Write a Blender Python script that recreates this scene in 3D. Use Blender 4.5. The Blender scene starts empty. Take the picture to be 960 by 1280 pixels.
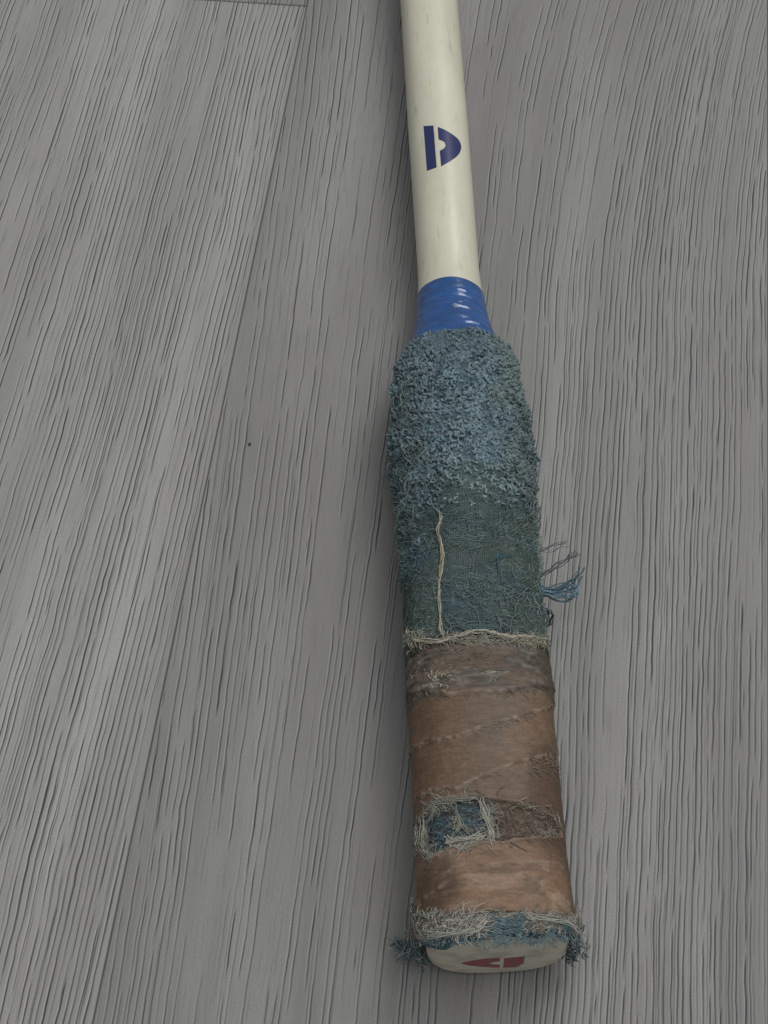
import bpy, math, numpy as np
from mathutils import Matrix, Vector

# ------------------------------------------------------------------ camera
# All layout is worked out in millimetres; MM turns it into metres.
MM = 0.001
F, CX, CY = 2200.0, 480.0, 640.0            # focal length and centre in photo pixels (960 x 1280)
VY = np.array([957.0, -2717.0])             # vanishing point of the plank direction
SLOPE = 0.062                               # slope of the plank end joint
_t = (-F*F - ((-98)*(VY[0]-CX) + (-632)*(VY[1]-CY))) / ((VY[0]-CX) + SLOPE*(VY[1]-CY))
VX = np.array([382+_t, 8+SLOPE*_t])
dY = np.array([VY[0]-CX, VY[1]-CY, F]); dY /= np.linalg.norm(dY)
dX = -np.array([VX[0]-CX, VX[1]-CY, F]); dX /= np.linalg.norm(dX)
dZ = np.cross(dX, dY)
RW = np.array([dX, dY, dZ])                 # world axes in camera space (x right, y down, z forward)
ZC = 15.8                                   # height of the handle's axis above the floor
def ray(px, py): return RW @ np.array([(px-CX)/F, (py-CY)/F, 1.0])
CAMH = ZC - 428.0*ray(609, 1000)[2]
CAM = np.array([0.0, -300.0, CAMH])
def hit(px, py, z):
    r = ray(px, py); return CAM + (z-CAMH)/r[2]*r
def project(P):
    v = (P-CAM) @ RW
    return CX+F*v[..., 0]/v[..., 2], CY+F*v[..., 1]/v[..., 2], v[..., 2]

scene = bpy.context.scene
col = scene.collection
cd = bpy.data.cameras.new('camera'); cam = bpy.data.objects.new('camera', cd); col.objects.link(cam)
cd.sensor_fit = 'VERTICAL'; cd.sensor_height = 36.0; cd.sensor_width = 27.0
cd.lens = F/1280.0*36.0; cd.clip_start = 0.01; cd.clip_end = 50.0
right, down, fwd = RW[:, 0], RW[:, 1], RW[:, 2]
m = Matrix.Identity(4)
for i in range(3):
    m[i][0] = right[i]; m[i][1] = -down[i]; m[i][2] = -fwd[i]; m[i][3] = CAM[i]*MM
cam.matrix_world = m
scene.camera = cam
scene.render.resolution_x, scene.render.resolution_y = 768, 1024

# ------------------------------------------------------------------ light
w = bpy.data.worlds.new('World'); scene.world = w; w.use_nodes = True
bg = w.node_tree.nodes['Background']
bg.inputs[0].default_value = (0.96, 0.98, 1.0, 1); bg.inputs[1].default_value = 0.33
def area(name, loc, target, size, sizey, power, colr):
    ld = bpy.data.lights.new(name, 'AREA'); ld.shape = 'RECTANGLE'; ld.size = size; ld.size_y = sizey
    ld.energy = power; ld.color = colr
    o = bpy.data.objects.new(name, ld); col.objects.link(o); o.location = loc
    o.rotation_euler = (Vector(target)-Vector(loc)).to_track_quat('-Z', 'Y').to_euler()
    return o
area('window_light', (0.62, 0.95, 1.6), (0, 0, 0), 0.8, 1.0, 21.5, (1.0, 0.985, 0.955))
area('ceiling_light', (0.32, -0.35, 1.7), (0, 0, 0), 1.3, 1.3, 15.5, (1.0, 0.985, 0.96))
vs = scene.view_settings
vs.view_transform = 'Standard'; vs.look = 'None'; vs.exposure = 0.0; vs.gamma = 1.0
scene.render.engine = 'CYCLES'

# ------------------------------------------------------------------ helpers
rng = np.random.default_rng(7)
def vnoise(x, y, z=0.0, seed=0):
    """smooth value noise in -1..1"""
    x, y, z = np.broadcast_arrays(np.asarray(x, float), np.asarray(y, float), np.asarray(z, float))
    xi, yi, zi = np.floor(x), np.floor(y), np.floor(z)
    fx, fy, fz = x-xi, y-yi, z-zi
    fx, fy, fz = [q*q*(3-2*q) for q in (fx, fy, fz)]
    xi, yi, zi = [q.astype(np.int64) for q in (xi, yi, zi)]
    def hsh(a, b, c):
        n = (a*374761393 + b*668265263 + c*1274126177 + seed*362437) & 0xffffffff
        n = ((n ^ (n >> 13))*1103515245) & 0xffffffff
        n = ((n ^ (n >> 16))*2654435761) & 0xffffffff
        return ((n >> 8) & 0xffff)/32767.5 - 1.0
    r = 0
    for dz in (0, 1):
        wz = fz if dz else 1-fz
        for dy in (0, 1):
            wy = fy if dy else 1-fy
            r = r + wz*wy*((1-fx)*hsh(xi, yi+dy, zi+dz) + fx*hsh(xi+1, yi+dy, zi+dz))
    return r
def fbm(x, y, z=0.0, seed=0, oct=3):
    r, a, s = 0, 1.0, 0
    for k in range(oct):
        r = r + a*vnoise(x*2**k, y*2**k, z*2**k if np.ndim(z) else z*2**k, seed+k*17); s += a; a *= .5
    return r/s
def sstep(a, b, x):
    t = np.clip((np.asarray(x, float)-a)/(b-a), 0, 1); return t*t*(3-2*t)
def lerp(a, b, t): return a+(b-a)*t

def mesh_obj(name, verts, faces, mat, parent=None, attrs=None, smooth=True, kind=None, label=None):
    """verts in mm, faces an (n,3) or (n,4) array or a list of such arrays"""
    me = bpy.data.meshes.new(name)
    verts = np.ascontiguousarray(verts, dtype=np.float32)*MM
    if not isinstance(faces, list): faces = [faces]
    faces = [np.asarray(f, dtype=np.int32) for f in faces if len(f)]
    me.vertices.add(len(verts)); me.vertices.foreach_set('co', verts.ravel())
    idx = np.concatenate([f.ravel() for f in faces])
    tot = np.concatenate([np.full(len(f), f.shape[1], np.int32) for f in faces])
    start = np.concatenate([[0], np.cumsum(tot)[:-1]]).astype(np.int32)
    me.loops.add(len(idx)); me.loops.foreach_set('vertex_index', idx)
    me.polygons.add(len(tot)); me.polygons.foreach_set('loop_start', start)
    me.polygons.foreach_set('use_smooth', np.full(len(tot), smooth))
    me.update(calc_edges=True); me.validate()
    for k, v in (attrs or {}).items():
        v = np.asarray(v, dtype=np.float32)
        if v.ndim == 1:
            a = me.attributes.new(k, 'FLOAT', 'POINT'); a.data.foreach_set('value', v)
        else:
            a = me.attributes.new(k, 'FLOAT_COLOR', 'POINT')
            a.data.foreach_set('color', np.concatenate([v, np.ones((len(v), 1), np.float32)], 1).ravel())
    me.materials.append(mat)
    o = bpy.data.objects.new(name, me); col.objects.link(o)
    if parent: o.parent = parent
    if kind: o['kind'] = kind
    if label: o['label'] = label
    return o
def grid_faces(nr, nc, wrap=False, off=0):
    r = np.arange(nr-1)[:, None]; c = np.arange(nc if wrap else nc-1)[None, :]
    c2 = (c+1) % nc
    a = r*nc+c; b = r*nc+c2; d = (r+1)*nc+c; e = (r+1)*nc+c2
    return np.stack([a, b, e, d], -1).reshape(-1, 4)+off

# ------------------------------------------------------------------ materials
def new_mat(name):
    mt = bpy.data.materials.new(name); mt.use_nodes = True
    nt = mt.node_tree; return mt, nt, nt.nodes['Principled BSDF']
def N(nt, t, **kw):
    n = nt.nodes.new(t)
    for k, v in kw.items(): setattr(n, k, v)
    return n
def math_node(nt, op, a, b=None):
    n = N(nt, 'ShaderNodeMath', operation=op)
    for i, v in enumerate((a, b)):
        if v is None: continue
        if isinstance(v, (int, float)): n.inputs[i].default_value = v
        else: nt.links.new(v, n.inputs[i])
    return n.outputs[0]
def mix_col(nt, fac, a, b, blend='MIX'):
    n = N(nt, 'ShaderNodeMix', data_type='RGBA', blend_type=blend)
    for sock, v in ((n.inputs[0], fac), (n.inputs[6], a), (n.inputs[7], b)):
        if isinstance(v, (int, float)): sock.default_value = v
        elif isinstance(v, tuple): sock.default_value = v+(1,) if len(v) == 3 else v
        else: nt.links.new(v, sock)
    return n.outputs[2]
def noise(nt, vec, scale, detail=3, rough=.5):
    n = N(nt, 'ShaderNodeTexNoise'); n.inputs['Scale'].default_value = scale
    n.inputs['Detail'].default_value = detail; n.inputs['Roughness'].default_value = rough
    if vec is not None: nt.links.new(vec, n.inputs['Vector'])
    return n.outputs[0]
def maprange(nt, v, a, b, c, d):
    n = N(nt, 'ShaderNodeMapRange')
    nt.links.new(v, n.inputs[0])
    for i, q in enumerate((a, b, c, d)): n.inputs[1+i].default_value = q
    return n.outputs[0]
def mapping(nt, vec, scale, loc=(0, 0, 0)):
    n = N(nt, 'ShaderNodeMapping'); n.inputs['Scale'].default_value = scale; n.inputs['Location'].default_value = loc
    nt.links.new(vec, n.inputs['Vector']); return n.outputs[0]
def bump(nt, h, strength, dist, bs):
    n = N(nt, 'ShaderNodeBump'); n.inputs['Strength'].default_value = strength; n.inputs['Distance'].default_value = dist
    nt.links.new(h, n.inputs['Height']); nt.links.new(n.outputs[0], bs.inputs['Normal'])

def plank_material(name, base, seed):
    mt, nt, bs = new_mat(name)
    tc = N(nt, 'ShaderNodeTexCoord').outputs['Object']
    pore = N(nt, 'ShaderNodeAttribute', attribute_name='pore').outputs['Fac']
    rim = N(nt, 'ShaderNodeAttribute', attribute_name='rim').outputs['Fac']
    warp = N(nt, 'ShaderNodeAttribute', attribute_name='flow').outputs['Vector']
    s1 = noise(nt, mapping(nt, warp, (60, 3.2, 1), (seed, 0, 0)), 1.0, 3)       # broad tone bands
    s2 = noise(nt, mapping(nt, warp, (1900, 60, 1), (seed, 3, 0)), 1.0, 3, .6)   # fine printed streaks
    s3 = noise(nt, mapping(nt, tc, (26, 9, 9), (seed, 7, 0)), 1.0, 3)           # blotches
    s4 = noise(nt, tc, 2000, 3, .7)                                              # speckle
    c = mix_col(nt, maprange(nt, s1, .32, .68, 0, 1), tuple(v*.76 for v in base), tuple(v*1.20 for v in base))
    c = mix_col(nt, maprange(nt, s3, .45, .7, 0, .75), c, (base[0]*.80, base[1]*.785, base[2]*.77))
    c = mix_col(nt, maprange(nt, s2, .52, .70, 0, .5), c, (base[0]*.55, base[1]*.55, base[2]*.57))
    c = mix_col(nt, maprange(nt, s4, .3, .7, 0, .55), c, (base[0]*.6, base[1]*.6, base[2]*.6))
    c = mix_col(nt, math_node(nt, 'MULTIPLY', rim, .36), c, (base[0]*1.75, base[1]*1.78, base[2]*1.80))  # bright halo of a lit groove edge, painted into the plank colour
    c = mix_col(nt, math_node(nt, 'MULTIPLY', pore, .97), c, (.016, .017, .019))
    nt.links.new(c, bs.inputs['Base Color'])
    bs.inputs['Roughness'].default_value = .55
    bs.inputs['Specular IOR Level'].default_value = .28
    hgt = math_node(nt, 'ADD', math_node(nt, 'MULTIPLY', s2, -.6), math_node(nt, 'MULTIPLY', s4, .35))
    bump(nt, hgt, .35, .00012, bs)
    return mt
BASE = (.206, .206, .204)
PM = [plank_material('grey_wood_print', tuple(v*.93 for v in BASE), 1.3), plank_material('grey_wood_print_b', tuple(v*1.20 for v in BASE), 8.1),
      plank_material('grey_wood_print_c', tuple(v*.95 for v in BASE), 15.7)]
mt_under, nt, bs = new_mat('underlay'); bs.inputs['Base Color'].default_value = (.03, .03, .03, 1); bs.inputs['Roughness'].default_value = .9

def vc_material(name, rough=.85, spec=.2, bump_scale=0, bump_str=.3, bump_d=.0002, fine=.12, weave=0.0, coat=0):
    """colour from the 'col' attribute with fine speckle"""
    mt, nt, bs = new_mat(name)
    c = N(nt, 'ShaderNodeAttribute', attribute_name='col').outputs['Color']
    tc = N(nt, 'ShaderNodeTexCoord').outputs['Object']
    s = noise(nt, tc, 1500, 3, .6)
    c = mix_col(nt, maprange(nt, s, .3, .7, 0, fine*2), c, (0, 0, 0))
    h = None
    if weave:
        uv = N(nt, 'ShaderNodeAttribute', attribute_name='wrap').outputs['Vector']
        dist = noise(nt, tc, 260, 2)
        sep = N(nt, 'ShaderNodeSeparateXYZ'); nt.links.new(uv, sep.inputs[0])
        k = 2*math.pi/weave
        off = math_node(nt, 'MULTIPLY', dist, 9.0)
        a = math_node(nt, 'SINE', math_node(nt, 'ADD', math_node(nt, 'MULTIPLY', sep.outputs[0], k), off))
        b = math_node(nt, 'SINE', math_node(nt, 'ADD', math_node(nt, 'MULTIPLY', sep.outputs[1], k*.9), off))
        h = math_node(nt, 'MULTIPLY', a, b)
        wv = math_node(nt, 'ABSOLUTE', h)
        amt = N(nt, 'ShaderNodeAttribute', attribute_name='bare').outputs['Fac']
        c = mix_col(nt, math_node(nt, 'MULTIPLY', maprange(nt, wv, .0, .5, .75, 0), amt), c, (.01, .014, .016))
        h = math_node(nt, 'ADD', math_node(nt, 'MULTIPLY', wv, amt), s)
    elif bump_scale:
        h = noise(nt, tc, bump_scale, 4, .6)
    nt.links.new(c, bs.inputs['Base Color'])
    bs.inputs['Roughness'].default_value = rough; bs.inputs['Specular IOR Level'].default_value = spec
    if coat: bs.inputs['Coat Weight'].default_value = coat; bs.inputs['Coat Roughness'].default_value = .2
    if h is not None: bump(nt, h, bump_str, bump_d, bs)
    return mt
M_cloth = vc_material('worn_towelling', .95, .08, weave=.00074, bump_str=.9, bump_d=.0003, fine=.2)
M_fibre = vc_material('cotton_fibre', .9, .12, fine=.08)
M_tape = vc_material('fabric_plaster', .62, .28, bump_scale=900, bump_str=.35, bump_d=.0002, fine=.14)
M_pvc = vc_material('blue_pvc_tape', .23, .7, bump_scale=420, bump_str=.4, bump_d=.0002, fine=.05)
M_cap = vc_material('cream_plastic', .5, .35, bump_scale=500, bump_str=.15, bump_d=.0002, fine=.08)
M_decal = vc_material('printed_decal', .3, .45, fine=.05)
# enamel on the shaft
M_shaft, nt, bs = new_mat('cream_enamel')
tc = N(nt, 'ShaderNodeTexCoord').outputs['Object']
n1 = noise(nt, mapping(nt, tc, (90, 30, 90)), 1.0, 4, .6)
n2 = noise(nt, mapping(nt, tc, (700, 90, 700), (3, 1, 2)), 1.0, 3, .6)
n3 = noise(nt, tc, 900, 2, .6)
c = mix_col(nt, maprange(nt, n1, .35, .7, 0, 1), (.480, .473, .385), (.412, .403, .322))
c = mix_col(nt, maprange(nt, n2, .60, .74, 0, .6), c, (.24, .235, .185))
c = mix_col(nt, maprange(nt, n3, .35, .65, 0, .12), c, (.33, .32, .24))
nt.links.new(c, bs.inputs['Base Color'])
bs.inputs['Roughness'].default_value = .3; bs.inputs['Specular IOR Level'].default_value = .5
nt.links.new(maprange(nt, n1, .3, .7, .30, .46), bs.inputs['Roughness'])
bump(nt, n3, .08, .0001, bs)

# ------------------------------------------------------------------ floor
XS1 = hit(250, 640, 0)[0]; XS2 = hit(960.5, 760, 0)[0]; PW = XS2-XS1    # plank seams (about 158 mm apart)
YJ = hit(330, 4, 0)[1]                                                  # end joint in the left row
floor = mesh_obj('floor', np.array([[x, y, z] for z in (-6.0, -2.6) for y in (-900, 1500) for x in (-900, 900)]),
                 np.array([[0, 2, 3, 1], [4, 5, 7, 6], [0, 1, 5, 4], [2, 6, 7, 3], [0, 4, 6, 2], [1, 3, 7, 5]]), mt_under, smooth=False)
floor['kind'] = 'structure'
floor['label'] = 'grey embossed wood-grain plank floor'
# window in which grooves are modelled one by one (what the photograph shows plus a margin)
WX0, WX1 = hit(0, 0, 0)[0]-35, hit(960, 0, 0)[0]+30
WY0, WY1 = hit(0, 1280, 0)[1]-30, hit(960, 0, 0)[1]+30
YB = hit(800, 420, 0)[1]
def axis_ticks(a, b, fa, fb, fine, coarse):
    """coordinates from a to b, fine between fa and fb"""
    fa, fb = max(a, fa), min(b, fb)
    if fb-fa < fine*4: return np.linspace(a, b, max(2, int((b-a)/coarse)+1))
    out = [np.linspace(fa, fb, int((fb-fa)/fine)+1)]
    if fa > a: out.insert(0, np.linspace(a, fa, max(2, int((fa-a)/coarse)+2))[:-1])
    if fb < b: out.append(np.linspace(fb, b, max(2, int((b-fb)/coarse)+2))[1:])
    return np.concatenate(out)
def bend(kind, u, y):
    """sideways run of the grain inside a plank"""
    if kind == 'mid':
        q = (u-XS1)/PW
        k = sstep(.30, .75, q)
        t = np.clip(y-YB, 0, 170)
        return k*.00055*t*t*sstep(0, 40, t) - (1-sstep(.0, .45, q))*.055*(y-WY0)
    return .012*(y-WY0)
def wiggle(u, y, seed):
    return 1.2*vnoise(u/18, y/70, 0, seed)+.26*vnoise(u/7, y/16, 0, seed+1)+.13*vnoise(u/2.0, y/5.0, 0, seed+2)+.085*vnoise(u/.9, y/2.8, 0, seed+3)
def make_plank(x0, x1, y0, y1, mat, kind, seed, density):
    g = .07
    x0, x1, y0, y1 = x0+g, x1-g, y0+g, y1-g
    X = axis_ticks(x0, x1, WX0, WX1, .13, 12.0); Y = axis_ticks(y0, y1, WY0, WY1, 1.4, 40.0)
    fine = len(X) > 100 and len(Y) > 40
    if fine:                                    # a tight pair of lines at the edges for the bevel
        X = np.unique(np.concatenate([X, [x0+.05, x0+.25, x1-.25, x1-.05]]))
    Y = np.unique(np.concatenate([Y, [y0+.1, y0+.35, y1-.35, y1-.1]]))
    nx, ny = len(X), len(Y)
    H = np.zeros((ny, nx)); P = np.zeros((ny, nx)); L = np.zeros((ny, nx))
    GX, GY = np.meshgrid(X, Y)
    r = np.random.default_rng(seed)
    if fine:
        fx0, fx1 = max(x0, WX0), min(x1, WX1); fy0, fy1 = max(y0, WY0), min(y1, WY1)
        ar = (fx1-fx0)*(fy1-fy0)
        strokes = []
        for fine_lane, step in ((0, 1.6), (1, 1.6)):
            u = fx0-40+(.85 if fine_lane else 0)
            while u < fx1+30:
                u += step*r.uniform(.78, 1.25)
                y = fy0-60*r.random()
                while y < fy1:
                    ln = r.choice([9, 20, 38, 70, 120], p=[.12, .20, .28, .24, .16])*r.uniform(.7, 1.3)*(.6 if fine_lane else 1)
                    yc = y+ln/2
                    q = (u-x0)/(x1-x0)
                    if kind == 'mid':
                        dens = .50+.50*sstep(.58, .74, q+.05*vnoise(yc/40, 1.7))+.25*(1-sstep(.05, .25, q))
                    else:
                        dens = .62+.4*sstep(.62, .85, q)
                    dens *= 1+.6*vnoise(u/8, yc/50, 3.3, seed)
                    dens *= sstep(-.85, -.40, vnoise(u/9, yc/18, 8.3, seed))   # smooth bare patches
                    if fine_lane: dens *= .7
                    if r.random() < dens: strokes.append((u+r.normal(0, .12), yc, ln, fine_lane))
                    y += ln+r.uniform(.5, 4)
        for (u, yc, ln, fine_lane) in strokes:
            a, b = yc-ln/2, yc+ln/2
            i0, i1 = np.searchsorted(Y, [max(a, fy0), min(b, fy1)])
            if i1-i0 < 3: continue
            yy = Y[i0:i1]
            xc = u+bend(kind, u, yy)+wiggle(u, yy, 40)
            tt = (yy-a)/ln
            env = np.clip(np.minimum(tt*ln/4.0, (1-tt)*ln/3.0), 0, 1)**.7*(.80+.32*vnoise(yy/9, u, 0, 5))
            wd = r.uniform(.13, .19)*(1.35 if r.random() < .15 else 1); dp = min(1.0, r.uniform(.65, 1.4))*(r.uniform(.25, .6) if fine_lane else 1)
            ok = (xc > fx0+.6) & (xc < fx1-.6)
            if ok.sum() < 3: continue
            rows = np.arange(i0, i1)[ok]; xc = xc[ok]; env = env[ok]
            ci = np.searchsorted(X, xc)
            for k in range(-7, 7):
                cc = np.clip(ci+k, 0, nx-1)
                d = X[cc]-xc
                v = dp*env*np.exp(-np.abs(d/wd)**4)
                P[rows, cc] = np.maximum(P[rows, cc], v)
                l = dp*env*np.exp(-((d+.36)/.18)**2)  # mask for the painted light edge along one side of the groove
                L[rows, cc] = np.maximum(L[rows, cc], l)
        H = -.11*P+.008*L*(1-P)+.03*vnoise(GX/5, GY/40, 0, seed)
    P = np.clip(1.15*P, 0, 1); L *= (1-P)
    # rounded edges, with the dark line of the bevel
    e = np.minimum.reduce([GX-x0, x1-GX, GY-y0, y1-GY]); eb = 1-sstep(0, .4, e)
    ej = 1-sstep(0, .4, np.minimum(GY-y0, y1-GY))
    H = H-.16*eb-.25*ej
    P = np.maximum(P, np.maximum(.6*eb, .6*ej))
    V = np.stack([GX, GY, H], -1).reshape(-1, 3)
    f = grid_faces(ny, nx)
    # skirt down to the underlay
    ring = np.concatenate([np.arange(nx), np.arange(2*nx-1, ny*nx, nx), np.arange(ny*nx-2, (ny-1)*nx-1, -1), np.arange((ny-2)*nx, 0, -nx)])
    low = V[ring].copy(); low[:, 2] = -2.5
    o = len(V); k = len(ring); i = np.arange(k)
    sk = np.stack([ring[i], o+i, o+(i+1) % k, ring[(i+1) % k]], -1)
    V = np.concatenate([V, low])
    u = GX-bend(kind, GX, GY)-(wiggle(GX, GY, 40) if fine else 0)
    flow = np.stack([u, GY, np.full_like(u, seed)], -1).reshape(-1, 3)*MM
    flow = np.concatenate([flow, flow[ring]])
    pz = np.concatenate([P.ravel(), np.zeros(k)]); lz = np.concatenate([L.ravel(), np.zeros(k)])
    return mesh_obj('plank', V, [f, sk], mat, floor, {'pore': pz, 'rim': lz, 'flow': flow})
LEN = 900.0
make_plank(XS1, XS2, -760, 1040, PM[0], 'mid', 11, 1.0)
make_plank(XS1-PW, XS1, YJ-LEN, YJ, PM[1], 'side', 12, 1.0)
make_plank(XS1-PW, XS1, YJ, YJ+LEN, PM[2], 'side', 13, .9)
make_plank(XS2, XS2+PW, -560, 860, PM[2], 'side', 14, .9)
for k, (a, b) in enumerate([(-4, 0), (-3, 1), (-2, 0), (2, 1), (3, 0)]):
    xa = XS1+a*PW
    cut = 130.0-190*((k*37) % 5)/2
    make_plank(xa, xa+PW, -850, cut, PM[(k+1) % 3], 'side', 20+k, 0)
    make_plank(xa, xa+PW, cut, 1100, PM[k % 3], 'side', 30+k, 0)

# ------------------------------------------------------------------ racket frame and profile
A0 = hit(536, 0, ZC); B0 = hit(617.5, 1127, ZC)
AX = (A0-B0); AX[2] = 0; AX /= np.linalg.norm(AX)
tip = hit(617.5, 1221, 3.0)
S_END = np.dot(tip-B0, AX)
ORG = B0+AX*S_END; ORG[2] = 0                 # foot of the butt end on the floor
SIDE = np.array([AX[1], -AX[0], 0.0])         # to the right, seen from the butt
racket = bpy.data.objects.new('racket', None); col.objects.link(racket)
racket.empty_display_size = .02
racket.location = ORG*MM; racket.rotation_euler = (0, 0, math.atan2(-AX[0], AX[1]))
racket['label'] = 'old racket with cream shaft, blue tape and frayed towelling grip on grey plank floor'
racket['category'] = 'racket'
def to_world(p): return ORG+p[..., 0:1]*SIDE+p[..., 1:2]*AX+p[..., 2:3]*np.array([0, 0, 1.0])
def row_s(y):
    """distance from the butt, on the axis, of a photo row"""
    lo, hi = -40.0, 600.0
    for _ in range(50):
        mid = (lo+hi)/2
        if project(to_world(np.array([0, mid, ZC])))[1] > y: lo = mid
        else: hi = mid
    return (lo+hi)/2
PROF = [(0, 35.6), (160, 37.4), (345, 38.4), (362, 39.8), (390, 42.5), (416, 46.5), (433, 51), (450, 59), (470, 66.5), (517, 74.5), (564, 80.5), (600, 79), (640, 79),
        (674, 81), (736, 83), (792, 86.5), (855, 89.5), (924, 89.5), (986, 91.5), (1033, 92.5), (1080, 94), (1127, 96.5), (1150, 99), (1175, 100), (1200, 99)]
ps, pa = [], []
for y, hw in PROF:
    s = row_s(y); dep = project(to_world(np.array([0, s, ZC])))[2]
    ps.append(s); pa.append(hw*dep/F)
ps, pa = np.array(ps[::-1]), np.array(pa[::-1])
SS = np.linspace(ps[0]-20, ps[-1]+160, 1600)
_a = np.interp(SS, ps, pa)
_k = np.exp(-np.linspace(-2, 2, 21)**2); _a = np.convolve(np.pad(_a, 10, 'edge'), _k/_k.sum(), 'valid')
def prof_a(s): return np.interp(s, SS, _a)
S416, S470 = row_s(416), row_s(480)
def prof_g(s): return 1-sstep(S470, S416+4, s)          # 1 on the grip, 0 on the shaft
def surf(s, th, off=0.0):
    """local point on the handle; th = 0 on top, + to the right"""
    s, th, off = np.broadcast_arrays(np.asarray(s, float), np.asarray(th, float), np.asarray(off, float))
    a = prof_a(s); g = prof_g(s); b = a*lerp(1.0, .845, g); n = lerp(2.0, 2.5, g)
    sn, cs = np.sin(th), np.cos(th)
    x = (a+off)*np.sign(sn)*np.abs(sn)**(2/n); z = (b+off)*np.sign(cs)*np.abs(cs)**(2/n)
    return np.stack([x, s, np.maximum(ZC+z, .12)], -1)
def normal(s, th):
    e = 1e-3
    ds = surf(s+e, th)-surf(s-e, th); dt = surf(s, th+e)-surf(s, th-e)
    n = np.cross(dt, ds); n /= np.linalg.norm(n, axis=-1, keepdims=True)+1e-12
    return n, ds/(np.linalg.norm(ds, axis=-1, keepdims=True)+1e-12), dt/(np.linalg.norm(dt, axis=-1, keepdims=True)+1e-12)
_gs, _gt = np.meshgrid(np.arange(-5, 330, 2.0), np.radians(np.arange(-100, 101, 4.0)), indexing='ij')
_gp = project(to_world(surf(_gs, _gt)))
_gn = normal(_gs, _gt)[0]
_vis = np.einsum('...i,...i->...', (_gn[..., :1]*SIDE+_gn[..., 1:2]*AX+_gn[..., 2:3]*np.array([0, 0, 1.])), CAM-to_world(surf(_gs, _gt))) > 0
def on(px, py):
    """(s, theta) of the handle surface seen at a photo pixel"""
    d = (_gp[0]-px)**2+(_gp[1]-py)**2+np.where(_vis, 0, 1e5)
    i = np.unravel_index(np.argmin(d), d.shape); s, t = _gs[i], _gt[i]
    for _ in range(5):
        def pr(s, t): q = project(to_world(surf(s, t))); return np.array([q[0], q[1]])
        p0 = pr(s, t); J = np.stack([(pr(s+.05, t)-p0)/.05, (pr(s, t+.005)-p0)/.005], 1)
        if abs(np.linalg.det(J)) < .5: break
        st = np.linalg.solve(J, np.array([px, py])-p0)
        s += np.clip(st[0], -3, 3); t += np.clip(st[1], -.1, .1)
    return s, t
def on_many(pts): return np.array([on(*p) for p in pts])
def mid_s(y): return on(480+0.0743*y+53.8, y)[0]        # on top of the handle, along its middle

# --- a shell on the handle between two s values, closed inwards at both ends
def shell(name, s0, s1, ds, nth, off, colr, mat, dispf=None, edge0=None, edge1=None, extra=None, thick=.8):
    S = np.linspace(0, 1, max(3, int((s1-s0)/ds))); T = np.linspace(-math.pi, math.pi, nth, endpoint=False)
    q, th = np.meshgrid(S, T, indexing='ij')
    e0 = edge0(th) if edge0 else 0; e1 = edge1(th) if edge1 else 0
    s = (s0+e0)+q*((s1+e1)-(s0+e0))
    o = np.full_like(s, off)
    if dispf is not None: o = o+dispf(s, th)
    V = surf(s, th, o)
    inner0 = surf(s[:1], th[:1], off-thick); inner1 = surf(s[-1:], th[-1:], off-thick)
    V = np.concatenate([inner0, V, inner1], 0); s = np.concatenate([s[:1], s, s[-1:]]); th = np.concatenate([th[:1], th, th[-1:]])
    f = grid_faces(len(V), nth, wrap=True)[:, ::-1]
    C = colr(s, th).reshape(-1, 3)
    at = {'col': C, 'wrap': np.stack([th*16, s, 0*s], -1).reshape(-1, 3)*MM}
    if extra: at.update({k: fn(s, th).ravel() for k, fn in extra.items()})
    return mesh_obj(name, V.reshape(-1, 3), f, mat, racket, at)
def C3(*c): return np.array(c, float)
def mixc(a, b, t): return a+(b-a)*np.asarray(t)[..., None]

# --- strands: many thin tubes in one mesh
def tubes(name, polys, rad, colr, parent, kind=None, sides=4, mat=None, label=None):
    """polys (M,N,3) local mm, rad (M,) or (M,N), colr (M,3)"""
    P = np.asarray(polys, float); M_, N_ = P.shape[:2]
    P = P.copy(); P[..., 2] = np.maximum(P[..., 2], .25)
    rad = np.asarray(rad, float)
    if rad.ndim == 1: rad = np.repeat(rad[:, None], N_, 1)
    T = np.gradient(P, axis=1); T /= np.linalg.norm(T, axis=-1, keepdims=True)+1e-9
    ref = np.where(np.abs(T[:, :1, 2:3]) > .8, np.array([1., 0, 0]), np.array([0, 0, 1.]))
    ref = np.repeat(ref, N_, 1)
    A = np.cross(T, ref); A /= np.linalg.norm(A, axis=-1, keepdims=True)+1e-9
    B = np.cross(T, A)
    an = np.arange(sides)*2*math.pi/sides
    V = P[:, :, None]+rad[:, :, None, None]*(np.cos(an)[None, None, :, None]*A[:, :, None]+np.sin(an)[None, None, :, None]*B[:, :, None])
    i = np.arange(N_-1)[:, None]; k = np.arange(sides)[None]; k2 = (k+1) % sides
    f = np.stack([i*sides+k, i*sides+k2, (i+1)*sides+k2, (i+1)*sides+k], -1).reshape(-1, 4)
    f = (f[None]+(np.arange(M_)*N_*sides)[:, None, None]).reshape(-1, 4)
    cc = np.repeat(np.asarray(colr, float), N_*sides, 0)
    return mesh_obj(name, V.reshape(-1, 3), f, mat or M_fibre, parent, {'col': np.clip(cc, 0, 1)}, kind=kind, label=label)
def spline(pts, n):
    """Catmull-Rom through pts, n samples"""
    p = np.asarray(pts, float); p = np.concatenate([2*p[:1]-p[1:2], p, 2*p[-1:]-p[-2:-1]])
    t = np.linspace(0, len(p)-3-1e-6, n); i = t.astype(int); u = (t-i)[:, None]
    a, b, c, d = p[i], p[i+1], p[i+2], p[i+3]
    return .5*((2*b)+(-a+c)*u+(2*a-5*b+4*c-d)*u*u+(-a+3*b-3*c+d)*u**3)
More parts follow.
